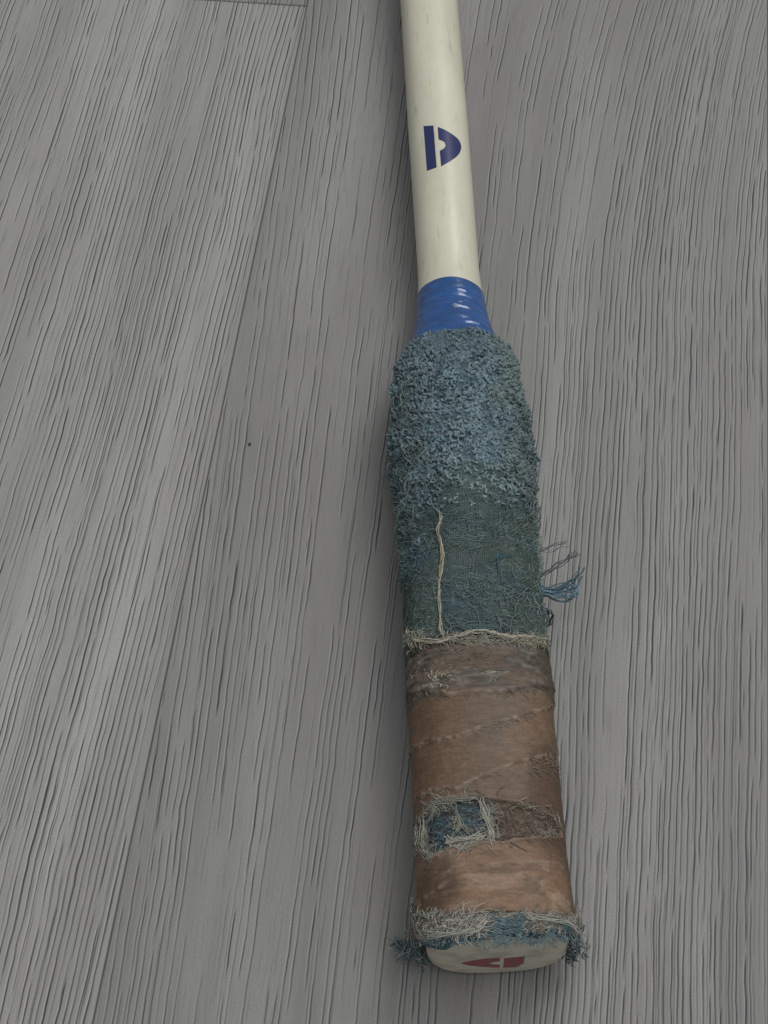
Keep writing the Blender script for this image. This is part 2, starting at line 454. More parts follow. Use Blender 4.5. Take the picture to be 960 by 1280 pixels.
def surface_strands(s, th, ang, length, lift, curl, n=7, seed=1, base=0.0):
    """wavy strands that start on the surface and run along it; ang from the axis, in radians"""
    M_ = len(s); r = np.random.default_rng(seed)
    t = np.linspace(0, 1, n)[None]
    wob = curl[:, None]*(np.sin(t*r.uniform(3, 7, (M_, 1))+r.uniform(0, 6.28, (M_, 1)))-np.sin(r.uniform(0, 6.28, (M_, 1))))
    an = ang[:, None]+wob
    d = length[:, None]/(n-1)
    x = np.cumsum(np.sin(an)*d, 1); y = np.cumsum(np.cos(an)*d, 1)
    x -= x[:, :1]; y -= y[:, :1]
    a = prof_a(s)[:, None]
    hh = base+lift[:, None]*np.sin(np.clip(t*1.1, 0, 1)*math.pi)**.8+lift[:, None]*.25*np.sin(t*9+r.uniform(0, 6, (M_, 1)))
    return surf(s[:, None]+y, th[:, None]+x/a, hh)
def bits(M_, c, var=.18, hue=.05, seed=0):
    r = np.random.default_rng(seed+500)
    return np.clip(np.asarray(c)*(1+r.normal(0, var, (M_, 1)))*(1+r.normal(0, hue, (M_, 3))), 0.004, 1)

# ------------------------------------------------------------------ shaft
S_TAPE1 = mid_s(347)
def shaft_part():
    s0, s1 = S_TAPE1-8, row_s(0)+150
    S = np.linspace(s0, s1, 160); T = np.linspace(-math.pi, math.pi, 72, endpoint=False)
    q, th = np.meshgrid(S, T, indexing='ij')
    V = surf(q, th).reshape(-1, 3)
    f = grid_faces(len(S), 72, wrap=True)[:, ::-1]
    V = np.concatenate([V, [[0, s0, ZC], [0, s1, ZC]]]); k = len(V); i = np.arange(72)
    o = (len(S)-1)*72
    caps = np.concatenate([np.stack([i, (i+1) % 72, np.full(72, k-2)], -1), np.stack([o+(i+1) % 72, o+i, np.full(72, k-1)], -1)])
    return mesh_obj('shaft', V, [f, caps], M_shaft, racket)
shaft = shaft_part()

def strip_emblem(rows_list, nx, place, colr, parent, name, label=None):
    """flat printed shapes, each given as rows of (left point, right point), laid on a surface"""
    V, Fs, off = [], [], 0
    for rows in rows_list:
        for (l, r) in rows:
            for k in range(nx+1):
                t = k/nx; V.append(place(l[0]+(r[0]-l[0])*t, l[1]+(r[1]-l[1])*t))
        Fs.append(grid_faces(len(rows), nx+1, off=off)); off += len(rows)*(nx+1)
    V = np.array(V); return mesh_obj(name, V, np.concatenate(Fs)[:, ::-1], M_decal, parent, {'col': np.tile(C3(*colr), (len(V), 1))}, label=label)
def poly_rows(left, right, n):
    def along(p, t):
        p = np.array(p, float); L = np.concatenate([[0], np.cumsum(np.linalg.norm(np.diff(p, axis=0), axis=1))]); L /= L[-1]
        return np.stack([np.interp(t, L, p[:, 0]), np.interp(t, L, p[:, 1])], -1)
    t = np.linspace(0, 1, n)
    return list(zip(along(left, t), along(right, t)))
def by_rows(left, right, y0, y1, n):
    out = []
    for t in np.linspace(0, 1, n):
        yl = lerp(left[0][1], left[-1][1], t); yr = lerp(right[0][1], right[-1][1], t)
        out.append((np.array([np.interp(yl, [p[1] for p in left], [p[0] for p in left]), yl]),
                    np.array([np.interp(yr, [p[1] for p in right], [p[0] for p in right]), yr])))
    return out
def shaft_place(px, py): s, t = on(px, py); return surf(s, t, .05)
bar = by_rows([(529.5, 157.6), (533.7, 213.6)], [(541.8, 157.0), (545.9, 209.3)], 0, 0, 8)
arcp = spline([(547.6, 158.8), (557, 162.8), (566.5, 168.8), (573, 174.5), (576, 180.5), (576.3, 186), (574, 192), (569, 197.2), (562, 202), (551.6, 208.0)], 40)
dleft = [(547.2, 158.8), (548.2, 174.6), (552.5, 175.8), (555.8, 178.2), (557, 181.6), (555.9, 184.6), (553, 187), (549.6, 188.2), (551.4, 208.0)]
dpart = by_rows(dleft, [tuple(p) for p in arcp], 0, 0, 44)
strip_emblem([bar, dpart], 8, shaft_place, (.014, .020, .085), shaft, 'emblem', 'navy blue D-shaped emblem with a notch')

# ------------------------------------------------------------------ blue tape collar
S_TAPE0 = mid_s(430)
def pvc_disp(s, th):
    t = (s-S_TAPE0)/(S_TAPE1-S_TAPE0)
    lap = .16*((1-sstep(.0, .06, (t-.62)+.05*np.sin(th+.5)))+(1-sstep(.0, .05, (t-.36)+.10*np.sin(th*1.0-.9))))
    wr = .40*np.maximum(0, fbm(th*2.2+s*.4, s/1.3+th*.5, 0, 61))+.16*np.maximum(0, vnoise(th*5, s/.8, 0, 65))+.07*vnoise(th*5, s/2.2, 0, 62)
    return lap+wr*(1-sstep(.8, .98, t))
def pvc_col(s, th):
    n = vnoise(th*4, s/2.0, 0, 63)[..., None]
    return C3(.010, .060, .200)*(1+.22*n)
def pvc_edge(th): return .35*vnoise(th*1.4, 3.3, 0, 64)-.5*np.sin(th-.4)
pvc = shell('tape_collar', S_TAPE0-2, S_TAPE1, .3, 140, .22, pvc_col, M_pvc, pvc_disp, edge1=pvc_edge, thick=.6)

# ------------------------------------------------------------------ towelling grip (upper)
S_TW1 = mid_s(416); S_TW0 = mid_s(797); S_BARE = mid_s(610)
BLUE, TEAL, GREY = C3(.092, .136, .158), C3(.122, .168, .156), C3(.125, .148, .150)
def towel_col(s, th):
    t = (s-S_TW0)/(S_TW1-S_TW0)
    c = mixc(TEAL, BLUE, sstep(.28, .62, t+.14*fbm(th*1.6, s/11, 0, 71)))
    c = mixc(c, C3(.078, .116, .106), .6*sstep(.15, .55, -th*.55+.2*vnoise(s/9, th, 0, 77)-.1)*(1-sstep(.45, .8, t)))
    c = mixc(c, C3(.095, .128, .112), .6*sstep(.35, .85, th+.3*vnoise(s/8, th*2, 0, 78))*sstep(.2, .4, t))
    c = mixc(c, C3(.090, .145, .185), .6*sstep(.0, .5, fbm(th*1.7+s*.05, s/10-th*.6, 0, 72)+.1-.3*np.abs(th-.15)))
    c = mixc(c, C3(.055, .082, .11), .4*np.exp(-((th+.42)/.3)**2)*np.exp(-((t-.36)/.09)**2))
    return c*(1+.22*fbm(th*6, s/2.4, 0, 73))[..., None]
def towel_disp(s, th):
    t = (s-S_TW0)/(S_TW1-S_TW0)
    ends = -.9*(1-sstep(0, .03, t))-.5*sstep(.98, 1.01, t)
    fold = .35*np.exp(-((s-mid_s(700)-th*4-.8*vnoise(th*2, 1.2))/1.1)**2)+.30*np.exp(-((s-mid_s(655)+th*5)/1.0)**2)
    return .8*sstep(.90, .96, t)+.30*fbm(th*4, s/4, 0, 74)+.20*vnoise(th*16, s/1.0, 0, 75)+ends+fold
towel = shell('towel_grip', S_TW0, S_TW1, .42, 300, .35, towel_col, M_cloth, towel_disp,
              edge0=lambda th: .5*vnoise(th*4, 1.1, 0, 76), edge1=lambda th: .9+.6*vnoise(th*2.2, 5.1, 0, 79), thick=2.2,
              extra={'bare': lambda s, th: sstep(S_BARE+14, S_BARE-6, s+4*vnoise(th*2, s/6, 0, 80))})
# terry loops on the upper part
def roots(n, s0, s1, seed, top=.82):
    r = np.random.default_rng(seed)
    s = r.uniform(s0, s1, n)
    th = np.where(r.random(n) < top, r.uniform(-1.95, 1.95, n), r.uniform(-math.pi, math.pi, n))
    return s, th, r
n = 9800
s, th, r = roots(n, S_BARE-16, S_TW1+.6, 81)
cl_ = vnoise(th*7, s/2.3, 0, 84)                        # the pile lies in clumps with gaps between them
keep = (r.random(n) < sstep(S_BARE-12, S_BARE+12, s+9*vnoise(th*2.2, s/7, 0, 82))) & (r.random(n) < .55+.9*sstep(-.5, .2, cl_))
s, th, cl_ = s[keep], th[keep], cl_[keep]; n = len(s)
nn, es, et = normal(s, th)
worn = np.exp(-((th-.12)/.42)**2)*(1-sstep(S_TW1-14, S_TW1-5, s))       # rubbed flat on top
hgt = r.uniform(.45, 1.35, n)*(1-.35*(1-sstep(S_BARE-5, S_BARE+18, s)))*(1+.5*sstep(.9, 1.4, np.abs(th)))*(1-.5*worn)*(1+.35*cl_)*(1+.55*vnoise(th*3, s/6, 0, 88))
dirang = 2.2+1.5*vnoise(s/4, th*4, 0, 83)+r.normal(0, .75, n)
span = r.uniform(.7, 1.9, n)
t = np.linspace(0, 1, 8)[None]
along = span[:, None]*(t+.10*np.sin(t*6.3+r.uniform(0, 6.28, (n, 1))))
across = r.normal(0, .45, (n, 1))*np.sin(t*math.pi)+.10*np.sin(t*7+r.uniform(0, 6.28, (n, 1)))
up = hgt[:, None]*np.sin(np.clip(t*1.05, 0, 1)*math.pi*r.uniform(.62, 1.0, (n, 1)))
d1 = es*np.cos(dirang)[:, None]+et*np.sin(dirang)[:, None]; d2 = np.cross(nn, d1)
root = surf(s, th, .30)
P = root[:, None]+nn[:, None]*up[..., None]+d1[:, None]*along[..., None]+d2[:, None]*across[..., None]
cc = towel_col(s, th)*1.18
cc = mixc(cc, GREY*1.15, np.clip(r.normal(.2, .15, n), 0, .6))*(1+r.normal(0, .12, (n, 1)))*(1+.25*worn+.12*cl_)[:, None]
rad = r.uniform(.24, .42, n)[:, None]*np.array([.75, 1, 1.05, 1.1, 1.1, 1.0, .85, .5])[None]
tubes('terry_loops', P, rad, np.clip(cc, .01, 1), towel, 'stuff', sides=5)
n = 4200                                                # fine fuzz between the loops
s, th, r = roots(n, S_BARE-20, S_TW1+.6, 86)
P = surface_strands(s, th, r.uniform(0, 6.28, n), r.uniform(.8, 2.6, n), r.uniform(.5, 1.7, n), r.uniform(.3, .9, n), 6, 87, .4)
tubes('terry_fuzz', P, r.uniform(.05, .09, n), np.clip(towel_col(s, th)*1.35*(1+r.normal(0, .2, (n, 1))), .01, 1), towel, 'stuff', sides=3)
# long loose loops on both flanks
n = 300
r = np.random.default_rng(90)
side = r.random(n) < .62
s = r.uniform(mid_s(625), mid_s(470), n); th = np.where(side, r.normal(-1.0, .30, n), r.normal(1.3, .22, n))
nn, es, et = normal(s, th)
P = surface_strands(s, th, r.uniform(0, 6.28, n), r.uniform(3, 11, n), r.uniform(.7, 2.5, n), r.uniform(.3, 1.1, n), 12, 91, .5)
tubes('loose_loops', P, r.uniform(.11, .18, n), bits(n, C3(.125, .160, .165), .2, .05, 1), towel, 'stuff')
# threads pulled out of the bare weave
n = 2600
s, th, r = roots(n, S_TW0+1, S_BARE+8, 95)
P = surface_strands(s, th, 1.75+math.pi*(r.random(n) < .5)+r.normal(0, .55, n), r.uniform(.8, 3.4, n), r.uniform(.0, .20, n), r.uniform(.1, .4, n), 7, 96, .36)
cc = towel_col(s, th)*1.18; cc = mixc(cc, C3(.15, .18, .17), np.clip(r.normal(.18, .22, n), 0, .8))
tubes('pulled_threads', P, r.uniform(.05, .11, n), np.clip(cc, .01, 1), towel, 'stuff')
# tangle on the lower right of the bare part
n = 130
r = np.random.default_rng(97)
q = on_many([(r.uniform(545, 680), r.uniform(725, 793)) for _ in range(n)])
P = surface_strands(q[:, 0], q[:, 1], r.uniform(0, 6.28, n), r.uniform(2, 7, n), r.uniform(.2, .8, n), r.uniform(.2, .9, n), 10, 98, .45)
tubes('tangled_threads', P, r.uniform(.08, .14, n), bits(n, C3(.115, .155, .148), .2, .05, 2), towel, 'stuff')

def surf_path(pix, lift, n):
    q = on_many(pix); p = np.stack([surf(a, b, l) for (a, b), l in zip(q, lift)]); return spline(p, n)
# the cream thread that runs down the towelling, made of twisted yarns
path = surf_path([(548, 636), (553, 652), (549, 664), (553, 682), (555, 700), (552, 722), (551, 745), (552, 768), (553, 785), (556, 799)],
                 [.5, .9, 1.0, 1.0, 1.2, 1.0, 1.0, .9, .9, .8], 70)
P, R_ = [], []
tt = np.linspace(0, 1, 70)
for k in range(5):
    ph = tt*26+k*1.257
    rr = .17*(1+1.1*np.exp(-((tt-.12)/.05)**2)+1.5*np.exp(-((tt-.40)/.05)**2)+1.0*np.exp(-((tt-.52)/.03)**2)+.5*np.sin(tt*23)**2)
    P.append(path+np.stack([np.cos(ph)*rr, 0*ph, np.sin(ph)*rr*.8+.1], -1)+np.cumsum(r.normal(0, .035, (70, 3)), 0)*.6); R_.append((.13+.05*np.sin(tt*31+k))*(1-.4*sstep(.9, 1, tt))*(.5+.5*sstep(0, .07, tt)))
tubes('loose_thread', P, R_, bits(5, C3(.34, .325, .25), .1, .02, 3), towel, label='cream twisted thread hanging down the towelling')
n = 60
r = np.random.default_rng(99); base = path[r.integers(0, 70, n)]
P = base[:, None]+np.cumsum(r.normal(0, .16, (n, 9, 3)), 1)+np.array([0, 0, .2])
tubes('thread_fuzz', P, np.full(n, .06), bits(n, C3(.36, .35, .27), .1, .03, 4), towel, 'stuff')

# tuft and stray yarns sticking out at the right flank: points given as (photo x, y) and height above the floor
def free_path(pts, n):
    p = []
    for (px, py, z) in pts:
        w_ = hit(px, py, z)-ORG; p.append([w_@SIDE, w_@AX, z])
    return spline(p, n)
DK = C3(.070, .112, .140)
stray = [
    ([(655, 683, 22), (668, 688, 19), (682, 686, 18), (695, 681, 19), (709, 677, 20)], .24, C3(.10, .11, .12)),
    ([(672, 722, 18), (690, 712, 17), (705, 703, 17), (714, 697, 18), (723, 692, 19)], .30, C3(.085, .10, .115)),
    ([(640, 706, 28), (655, 716, 24), (668, 728, 20), (684, 736, 17), (700, 733, 15), (712, 728, 15), (720, 722, 16), (726, 711, 17)], .42, DK*1.25),
    ([(648, 716, 26), (664, 730, 21), (680, 742, 17), (698, 740, 14), (710, 735, 14), (721, 733, 14), (727, 722, 15)], .40, DK*1.5),
    ([(660, 725, 22), (676, 738, 18), (690, 748, 15), (708, 751, 13), (718, 747, 13), (715, 741, 13), (704, 743, 13), (692, 742, 14)], .36, DK*1.4),
    ([(668, 735, 20), (684, 741, 17), (700, 744, 14), (716, 742, 14), (722, 735, 14), (714, 728, 15)], .34, DK*1.7),
    ([(630, 697, 30), (648, 709, 26), (662, 722, 22), (676, 735, 18), (690, 739, 16), (712, 733, 15)], .45, DK*1.2),
    ([(655, 735, 22), (668, 745, 19), (676, 756, 16), (684, 764, 13), (688, 772, 9), (684, 780, 6)], .30, DK*1.0),
    ([(676, 768, 14), (684, 764, 12), (690, 770, 9), (687, 782, 6), (680, 786, 7)], .30, DK*.9),
    ([(622, 692, 31), (624, 710, 31), (627, 732, 30.5), (629, 752, 30)], .15, C3(.07, .145, .18)),
    ([(614, 700, 31.4), (622, 696, 31.4), (634, 694, 30.6), (650, 700, 27)], .15, C3(.07, .145, .18)),
]
P, R_, Cc = [], [], []
r = np.random.default_rng(101)
for pts, rad, cl in stray:
    base = free_path(pts, 26); tt = np.linspace(0, 1, 26)
    for k in range(4):
        ph = tt*14+k*1.57
        P.append(base+np.stack([np.cos(ph), np.sin(ph)*.7, np.sin(ph)], -1)*rad*.75+np.cumsum(r.normal(0, .09, (26, 3)), 0)); R_.append(rad*.60*(1-.35*tt)*(1+.35*np.sin(tt*17+k))); Cc.append(cl*(1+r.normal(0, .15)))
tubes('frayed_tuft', P, np.array(R_), np.array(Cc), towel, label='blue frayed tuft of yarn sticking out of the towelling')
# stray yarn on the left flank
stray = [([(497, 545, 17), (488, 560, 15), (490, 577, 13), (484, 590, 9), (474, 600, 5)], .22), ([(500, 560, 18), (486, 572, 14), (481, 580, 10), (488, 588, 9), (498, 584, 12)], .22),
         ([(520, 575, 26), (516, 560, 27), (524, 545, 28.5), (534, 527, 29.5), (541, 512, 30)], .20), ([(516, 583, 25), (519, 566, 28), (533, 557, 30), (543, 566, 30), (540, 580, 29), (528, 588, 28)], .24),
         ([(505, 520, 21), (518, 530, 26), (530, 528, 29), (540, 518, 30.3)], .18), ([(527, 624, 28), (530, 606, 29), (524, 590, 28), (532, 574, 29.4)], .18),
         ([(655, 550, 22), (664, 562, 18), (669, 578, 14), (664, 592, 12), (655, 588, 15)], .26), ([(648, 540, 25), (661, 552, 21), (662, 570, 18), (668, 588, 13)], .24),
         ([(643, 505, 24), (656, 518, 20), (663, 521, 18)], .16), ([(640, 480, 25), (650, 488, 22), (656, 487, 21)], .16), ([(548, 640, 31.5), (541, 634, 31.4), (538, 628, 31.2)], .2)]
for pts, rad in stray:
    tubes('stray_yarn', [free_path(pts, 22)+np.cumsum(r.normal(0, .05, (22, 3)), 0)], [rad*.95], [C3(.145, .175, .172)*(1+r.normal(0, .12))], towel, sides=6)

# ------------------------------------------------------------------ brown fabric tape
S_BR1, S_BR0 = mid_s(801), mid_s(1140)
S_GREY = mid_s(862)
# the hole worn through the tape, as an outline on the surface
hole_px = [(521, 1052), (523, 1030), (534, 1014), (552, 1002), (575, 997), (600, 998), (630, 1002), (660, 1008), (685, 1018), (697, 1030), (700, 1042),
           (680, 1046), (650, 1048), (615, 1051), (585, 1056), (560, 1063), (540, 1068), (526, 1064)]
HQ = on_many(hole_px); HX = np.stack([HQ[:, 1]*16, HQ[:, 0]], -1)
def poly_sd(x, y, poly):
    """signed distance to a polygon, negative inside"""
    d = np.full(x.shape, 1e9); ins = np.zeros(x.shape, bool)
    for i in range(len(poly)):
        a, b = poly[i], poly[(i+1) % len(poly)]; e = b-a
        wx, wy = x-a[0], y-a[1]; t = np.clip((wx*e[0]+wy*e[1])/(e@e), 0, 1)
        d = np.minimum(d, np.hypot(wx-e[0]*t, wy-e[1]*t))
        c = (a[1] > y) != (b[1] > y)
        with np.errstate(divide='ignore', invalid='ignore'):
            ins ^= c & (x < (b[0]-a[0])*(y-a[1])/(b[1]-a[1])+a[0])
    return np.where(ins, -d, d)
def hole_sd(s, th): return poly_sd(th*16+.6*vnoise(s/1.3, th*12, 0, 110), s+.5*vnoise(s/1.5, th*10, 0, 111), HX)
def crease(pix):
    q = on_many(pix); return np.stack([q[:, 1]*16, q[:, 0]], -1)
CR = [(crease([(512, 960), (527, 931), (570, 922), (610, 909), (640, 900), (668, 892), (690, 884)]), .34), (crease([(520, 1000), (575, 985), (610, 968), (645, 954), (670, 950), (700, 955)]), .30),
      (crease([(520, 1128), (545, 1117), (560, 1100), (580, 1098), (600, 1104)]), .22), (crease([(512, 870), (560, 868), (620, 866), (690, 868)]), .30),
      (crease([(520, 1100), (560, 1092), (640, 1080), (705, 1086)]), .15)]
def crease_f(s, th):
    """step height and edge weight of the tape laps"""
    st, ed = 0*s, 0*s
    x = th*16
    for c, h in CR:
        yl = np.interp(x, c[:, 0], c[:, 1])+.45*vnoise(x/1.6, 2.2, 0, 120)
        d = s-yl; inside = sstep(c[0, 0]-2, c[0, 0]+1, x)*(1-sstep(c[-1, 0]-1, c[-1, 0]+2, x))
        st = st+h*inside*sstep(-.35, .15, d)*np.exp(-np.maximum(d, 0)/4.5)
        ed = np.maximum(ed, h/.34*inside*np.exp(-((d-.1)/.45)**2))
    return st, ed
def tape_disp(s, th):
    st, ed = crease_f(s, th)
    greyz = sstep(S_GREY-.5, S_GREY+1, s+.7*vnoise(th*3, 1.5, 0, 121))
    h = .16*fbm(th*3, s/5, 0, 122)+.045*vnoise(th*20, s/.8, 0, 123)*(1+2.5*greyz)+.05*vnoise(th*3, s/.9, 0, 124)
    sd = hole_sd(s, th)
    return h+st*1.7+.14*ed*np.maximum(0, vnoise(s/.5, th*25, 0, 125))-1.15*sstep(.25, -.35, sd)+.40*np.exp(-((sd-.5)/.5)**2)*(1+.8*vnoise(s/1.2, th*10, 0, 149))-.35*sstep(S_BR1-1.5, S_BR1, s)+.25*greyz
def tape_col(s, th):
    low = 1-sstep(mid_s(1062), mid_s(1046), s)
    c = mixc(C3(.122, .078, .051), C3(.172, .108, .070), low)
    c = mixc(c, C3(.118, .098, .082), .55*np.exp(-((th-.12)/.35)**2)*(1-low)*(.7+.3*vnoise(th*3, s/6, 0, 130)))
    c = mixc(c, C3(.175, .105, .065), .5*sstep(.1, .6, fbm(th*2.2, s/7, 0, 131)+.35*(np.abs(th)-.6)))
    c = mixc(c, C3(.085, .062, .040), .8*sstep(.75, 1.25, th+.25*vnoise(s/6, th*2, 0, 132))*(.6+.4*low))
    pe = fbm(th*2.4+.3*vnoise(s/1.5, th*4, 0, 145), s/2.4, 0, 133, 5)
    c = mixc(c, C3(.225, .158, .112), .75*low*sstep(.06, .12, pe))
    c = mixc(c, C3(.115, .075, .05), .8*low*sstep(.14, .22, fbm(th*2.6, s/2.0, 3.7, 139, 5)))
    c = mixc(c, C3(.07, .044, .029), .75*sstep(.05, .55, vnoise(th*1.3, s/14, 4.4, 134)))
    st, ed = crease_f(s, th)
    c = mixc(c, C3(.25, .20, .155), .75*ed*sstep(-.35, .35, vnoise(th*18, s/.7, 0, 135)))
    g = sstep(S_GREY-1, S_GREY+1.2, s+1.0*vnoise(th*3, 1.5, 0, 121))
    gc = mixc(C3(.062, .051, .042), C3(.115, .10, .084), sstep(-.3, .4, fbm(th*5, s/1.2, 0, 136)))
    gc = gc*(1+.35*vnoise(th*7, s/.32, 0, 147)+.3*vnoise(th*14, s/.7, 0, 148))[..., None]
    gc = mixc(gc, C3(.115, .075, .05), .55*sstep(0, .5, vnoise(th*2.5, s/2.2, 0, 137)))
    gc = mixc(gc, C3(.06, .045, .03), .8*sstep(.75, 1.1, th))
    c = mixc(c, gc, g)
    sd = hole_sd(s, th)
    c = mixc(c, C3(.22, .175, .13), .6*np.exp(-((sd-.2)/.45)**2))
    return c*(1+.15*fbm(th*10, s/1.2, 0, 138)+.16*vnoise(th*9, s/.35, 0, 146))[..., None]
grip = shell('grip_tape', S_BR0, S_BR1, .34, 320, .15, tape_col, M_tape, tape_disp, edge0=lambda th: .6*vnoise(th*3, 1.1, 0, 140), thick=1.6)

# towelling seen through the hole
def patch_part():
    sl, sh = HQ[:, 0].min()-1, HQ[:, 0].max()+1; tl, th_ = HQ[:, 1].min()-.06, HQ[:, 1].max()+.06
    s, th = np.meshgrid(np.linspace(sl, sh, 70), np.linspace(tl, th_, 180), indexing='ij')
    sd = hole_sd(s, th)
    off = -.36+.35*fbm(th*12, s/1.0, 0, 150)-.9*sstep(.1, .9, sd)
    V = surf(s, th, off)
    tq = on(612, 1030)[1]
    c = mixc(mixc(C3(.065, .102, .112), C3(.115, .15, .195), sstep(-.2, .4, fbm(th*5, s/2.2, 0, 151)+.5*(th+.35))), C3(.135, .10, .078), sstep(-.06, .05, th-tq))
    c = mixc(c, C3(.075, .06, .055), .7*sstep(0, .4, vnoise(th*9, s/1.1, 0, 152)))
    return mesh_obj('worn_hole', V.reshape(-1, 3), grid_faces(70, 180)[:, ::-1], M_cloth, grip,
                    {'col': c.reshape(-1, 3), 'wrap': np.stack([th*16, s, 0*s], -1).reshape(-1, 3)*MM, 'bare': np.full(s.size, .35)}, label='blue towelling showing through a frayed hole in the brown tape')
hole = patch_part()
WHITE = C3(.285, .285, .25)
def pix_strands(name, specs, parent, kind='stuff', seed=0, label=None):
    """specs: (n, (x0,x1,y0,y1), angle, spread, (len), (lift), curl, radius, colour) in photo pixels"""
    P, R_, Cc = [], [], []
    for k, (n, box, an, spread, ln, lift, curl, rad, cl) in enumerate(specs):
        r = np.random.default_rng(seed*100+k)
        q = on_many(np.stack([r.uniform(box[0], box[1], n), r.uniform(box[2], box[3], n)], -1))
        P.append(surface_strands(q[:, 0], q[:, 1], an+r.normal(0, spread, n), r.uniform(*ln, n), r.uniform(*lift, n), r.uniform(.2, 1, n)*curl, 10, seed*100+k+50, .25))
        R_.append(r.uniform(.7, 1.3, n)*rad); Cc.append(bits(n, C3(*cl), .2, .04, seed*10+k))
    return tubes(name, np.concatenate(P), np.concatenate(R_), np.concatenate(Cc), parent, kind, label=label)
# fibres round the rim of the hole, and the net across it
r = np.random.default_rng(160)
P, R_, Cc = [], [], []
closed = np.concatenate([HX, HX[:1]])
seg = np.linalg.norm(np.diff(closed, axis=0), axis=1); cum = np.concatenate([[0], np.cumsum(seg)])
def rim(u): return np.array([np.interp(u, cum, closed[:, 0]), np.interp(u, cum, closed[:, 1])])
for k in range(620):
    u = r.uniform(0, cum[-1])
    if vnoise(u/2.6, 4.4, 0, 175) < -.25: continue
    p = rim(u)+.5*vnoise(u/1.5, np.array([1.1, 7.7]), 0, 176); tg = rim((u+.5) % cum[-1])-p; tg /= np.linalg.norm(tg)+1e-6
    inw = HX.mean(0)-p; inw /= np.linalg.norm(inw)
    ln = r.uniform(.8, 3.6); n_ = 9; an = r.normal(0, .9)+math.pi*(r.random() < .5)
    d = np.array([tg*np.cos(a_)+inw*np.sin(a_) for a_ in an+np.cumsum(r.normal(0, .35, n_))])*ln/n_
    q = p+r.normal(0, .38, 2)+np.cumsum(d, 0)
    left = p[0] < HX[:, 0].mean()
    P.append(surf(q[:, 1], q[:, 0]/16, .25+.3*r.random()+.2*np.sin(np.linspace(0, 3.1, n_)))); R_.append(r.uniform(.05, .12))
    Cc.append((WHITE if (left and r.random() < .8) or r.random() < .25 else C3(.17, .135, .105))*r.uniform(.6, 1.15))
def yarn(pix, rad, cl, nstr=6, spread=.25):
    q = on_many(pix)
    base = spline(np.stack([surf(a, b, .35) for a, b in q]), 9)
    for _ in range(nstr*3 if nstr > 1 else 1):
        a_, b_ = sorted(r.choice(9, 2, replace=False)); b_ = max(b_, a_+4); sub = np.array([np.interp(np.linspace(a_, min(b_, 8), 9), np.arange(9), base[:, q_]) for q_ in range(3)]).T
        P.append((base if nstr == 1 else sub)+r.normal(0, spread, 3)*np.array([1, 1, .5])+(np.cumsum(r.normal(0, .12, (9, 3)), 0)+.16*np.sin(np.arange(9)*1.3+r.uniform(0, 6))[:, None]*r.normal(0, 1, 3))*np.array([1, 1, .4])*(nstr > 1)+np.array([0, 0, .15])); R_.append(rad*r.uniform(.35, .75)); Cc.append(C3(*cl)*r.uniform(.75, 1.15))
for y_ in [([(570, 1004), (571, 1018), (575, 1030), (570, 1042)], .16, WHITE*.9, 5, .16), ([(574, 1030), (584, 1035), (592, 1040)], .12, WHITE*.8, 3, .12), ([(571, 1040), (564, 1050), (560, 1056)], .13, WHITE*.8, 3, .15),
           ([(601, 997), (604, 1010), (609, 1025), (614, 1040), (618, 1054)], .22, WHITE*1.1, 9, .42), ([(606, 1018), (616, 1012), (624, 1006)], .13, WHITE*.8, 4, .15), ([(611, 1030), (604, 1036), (598, 1044)], .12, WHITE*.8, 3, .15),
           ([(562, 1056), (575, 1052), (590, 1050), (606, 1044)], .26, WHITE*1.05, 10, .5), ([(560, 1050), (566, 1056), (584, 1058)], .24, WHITE*1.05, 7, .4), ([(530, 1020), (531, 1034), (530, 1050), (533, 1062)], .17, WHITE*1.0, 6, .35),
           ([(522, 1032), (525, 1045), (530, 1060), (540, 1070)], .18, WHITE*1.0, 7, .35), ([(536, 1012), (550, 1003), (570, 999), (595, 999)], .17, WHITE*.85, 7, .35), ([(544, 1010), (541, 1022), (534, 1030)], .13, WHITE*.8, 4, .2),
           ([(525, 1062), (530, 1070), (540, 1074), (544, 1068)], .15, WHITE*.9, 5, .3)]:
    yarn(*y_)
for k in range(420):         # cotton fluff caught on the rim and the white yarns
    cx_, cy_ = [(528, 1045), (560, 1004), (585, 1053), (608, 1020), (613, 1044), (534, 1064), (570, 1030), (545, 1012)][r.integers(0, 8)]
    x0, y0 = cx_+r.normal(0, 6), cy_+r.normal(0, 5); s_, t_ = on(x0, y0); a_ = r.uniform(0, 6.28)+np.cumsum(r.normal(0, .7, 9))
    P.append(surf(s_+np.cumsum(np.cos(a_))*.16, t_+np.cumsum(np.sin(a_))*.16/16, .35+.25*r.random()+.1*np.sin(np.arange(9)))); R_.append(r.uniform(.04, .08)); Cc.append(WHITE*r.uniform(.55, 1.1))
for k in range(260):
    x0, y0 = r.uniform(530, 602), r.uniform(1006, 1056); a_ = r.uniform(0, 6.28); L_ = r.uniform(3, 9)
    yarn([(x0, y0), (x0+L_*.5*math.cos(a_)+r.normal(0, 1), y0+L_*.35*math.sin(a_)), (x0+L_*math.cos(a_), y0+L_*.6*math.sin(a_))], .13, C3(.105, .155, .18)*r.uniform(.6, 1.5), 1, .05); P[-1] = P[-1]-np.array([0, 0, .45])
for k in range(150):         # the net of fine fibres on the brown side
    x0, y0 = r.uniform(612, 690), r.uniform(1006, 1046); a_ = r.uniform(0, 6.28); L_ = r.uniform(5, 14)
    yarn([(x0, y0), (x0+L_*.5*math.cos(a_)+r.normal(0, 1.5), y0+L_*.35*math.sin(a_)), (x0+L_*math.cos(a_), y0+L_*.6*math.sin(a_))], .095, C3(.23, .205, .175)*r.uniform(.6, 1.2), 1, .05)
tubes('frayed_fibres', np.array(P), np.array(R_), np.array(Cc), grip, 'stuff')

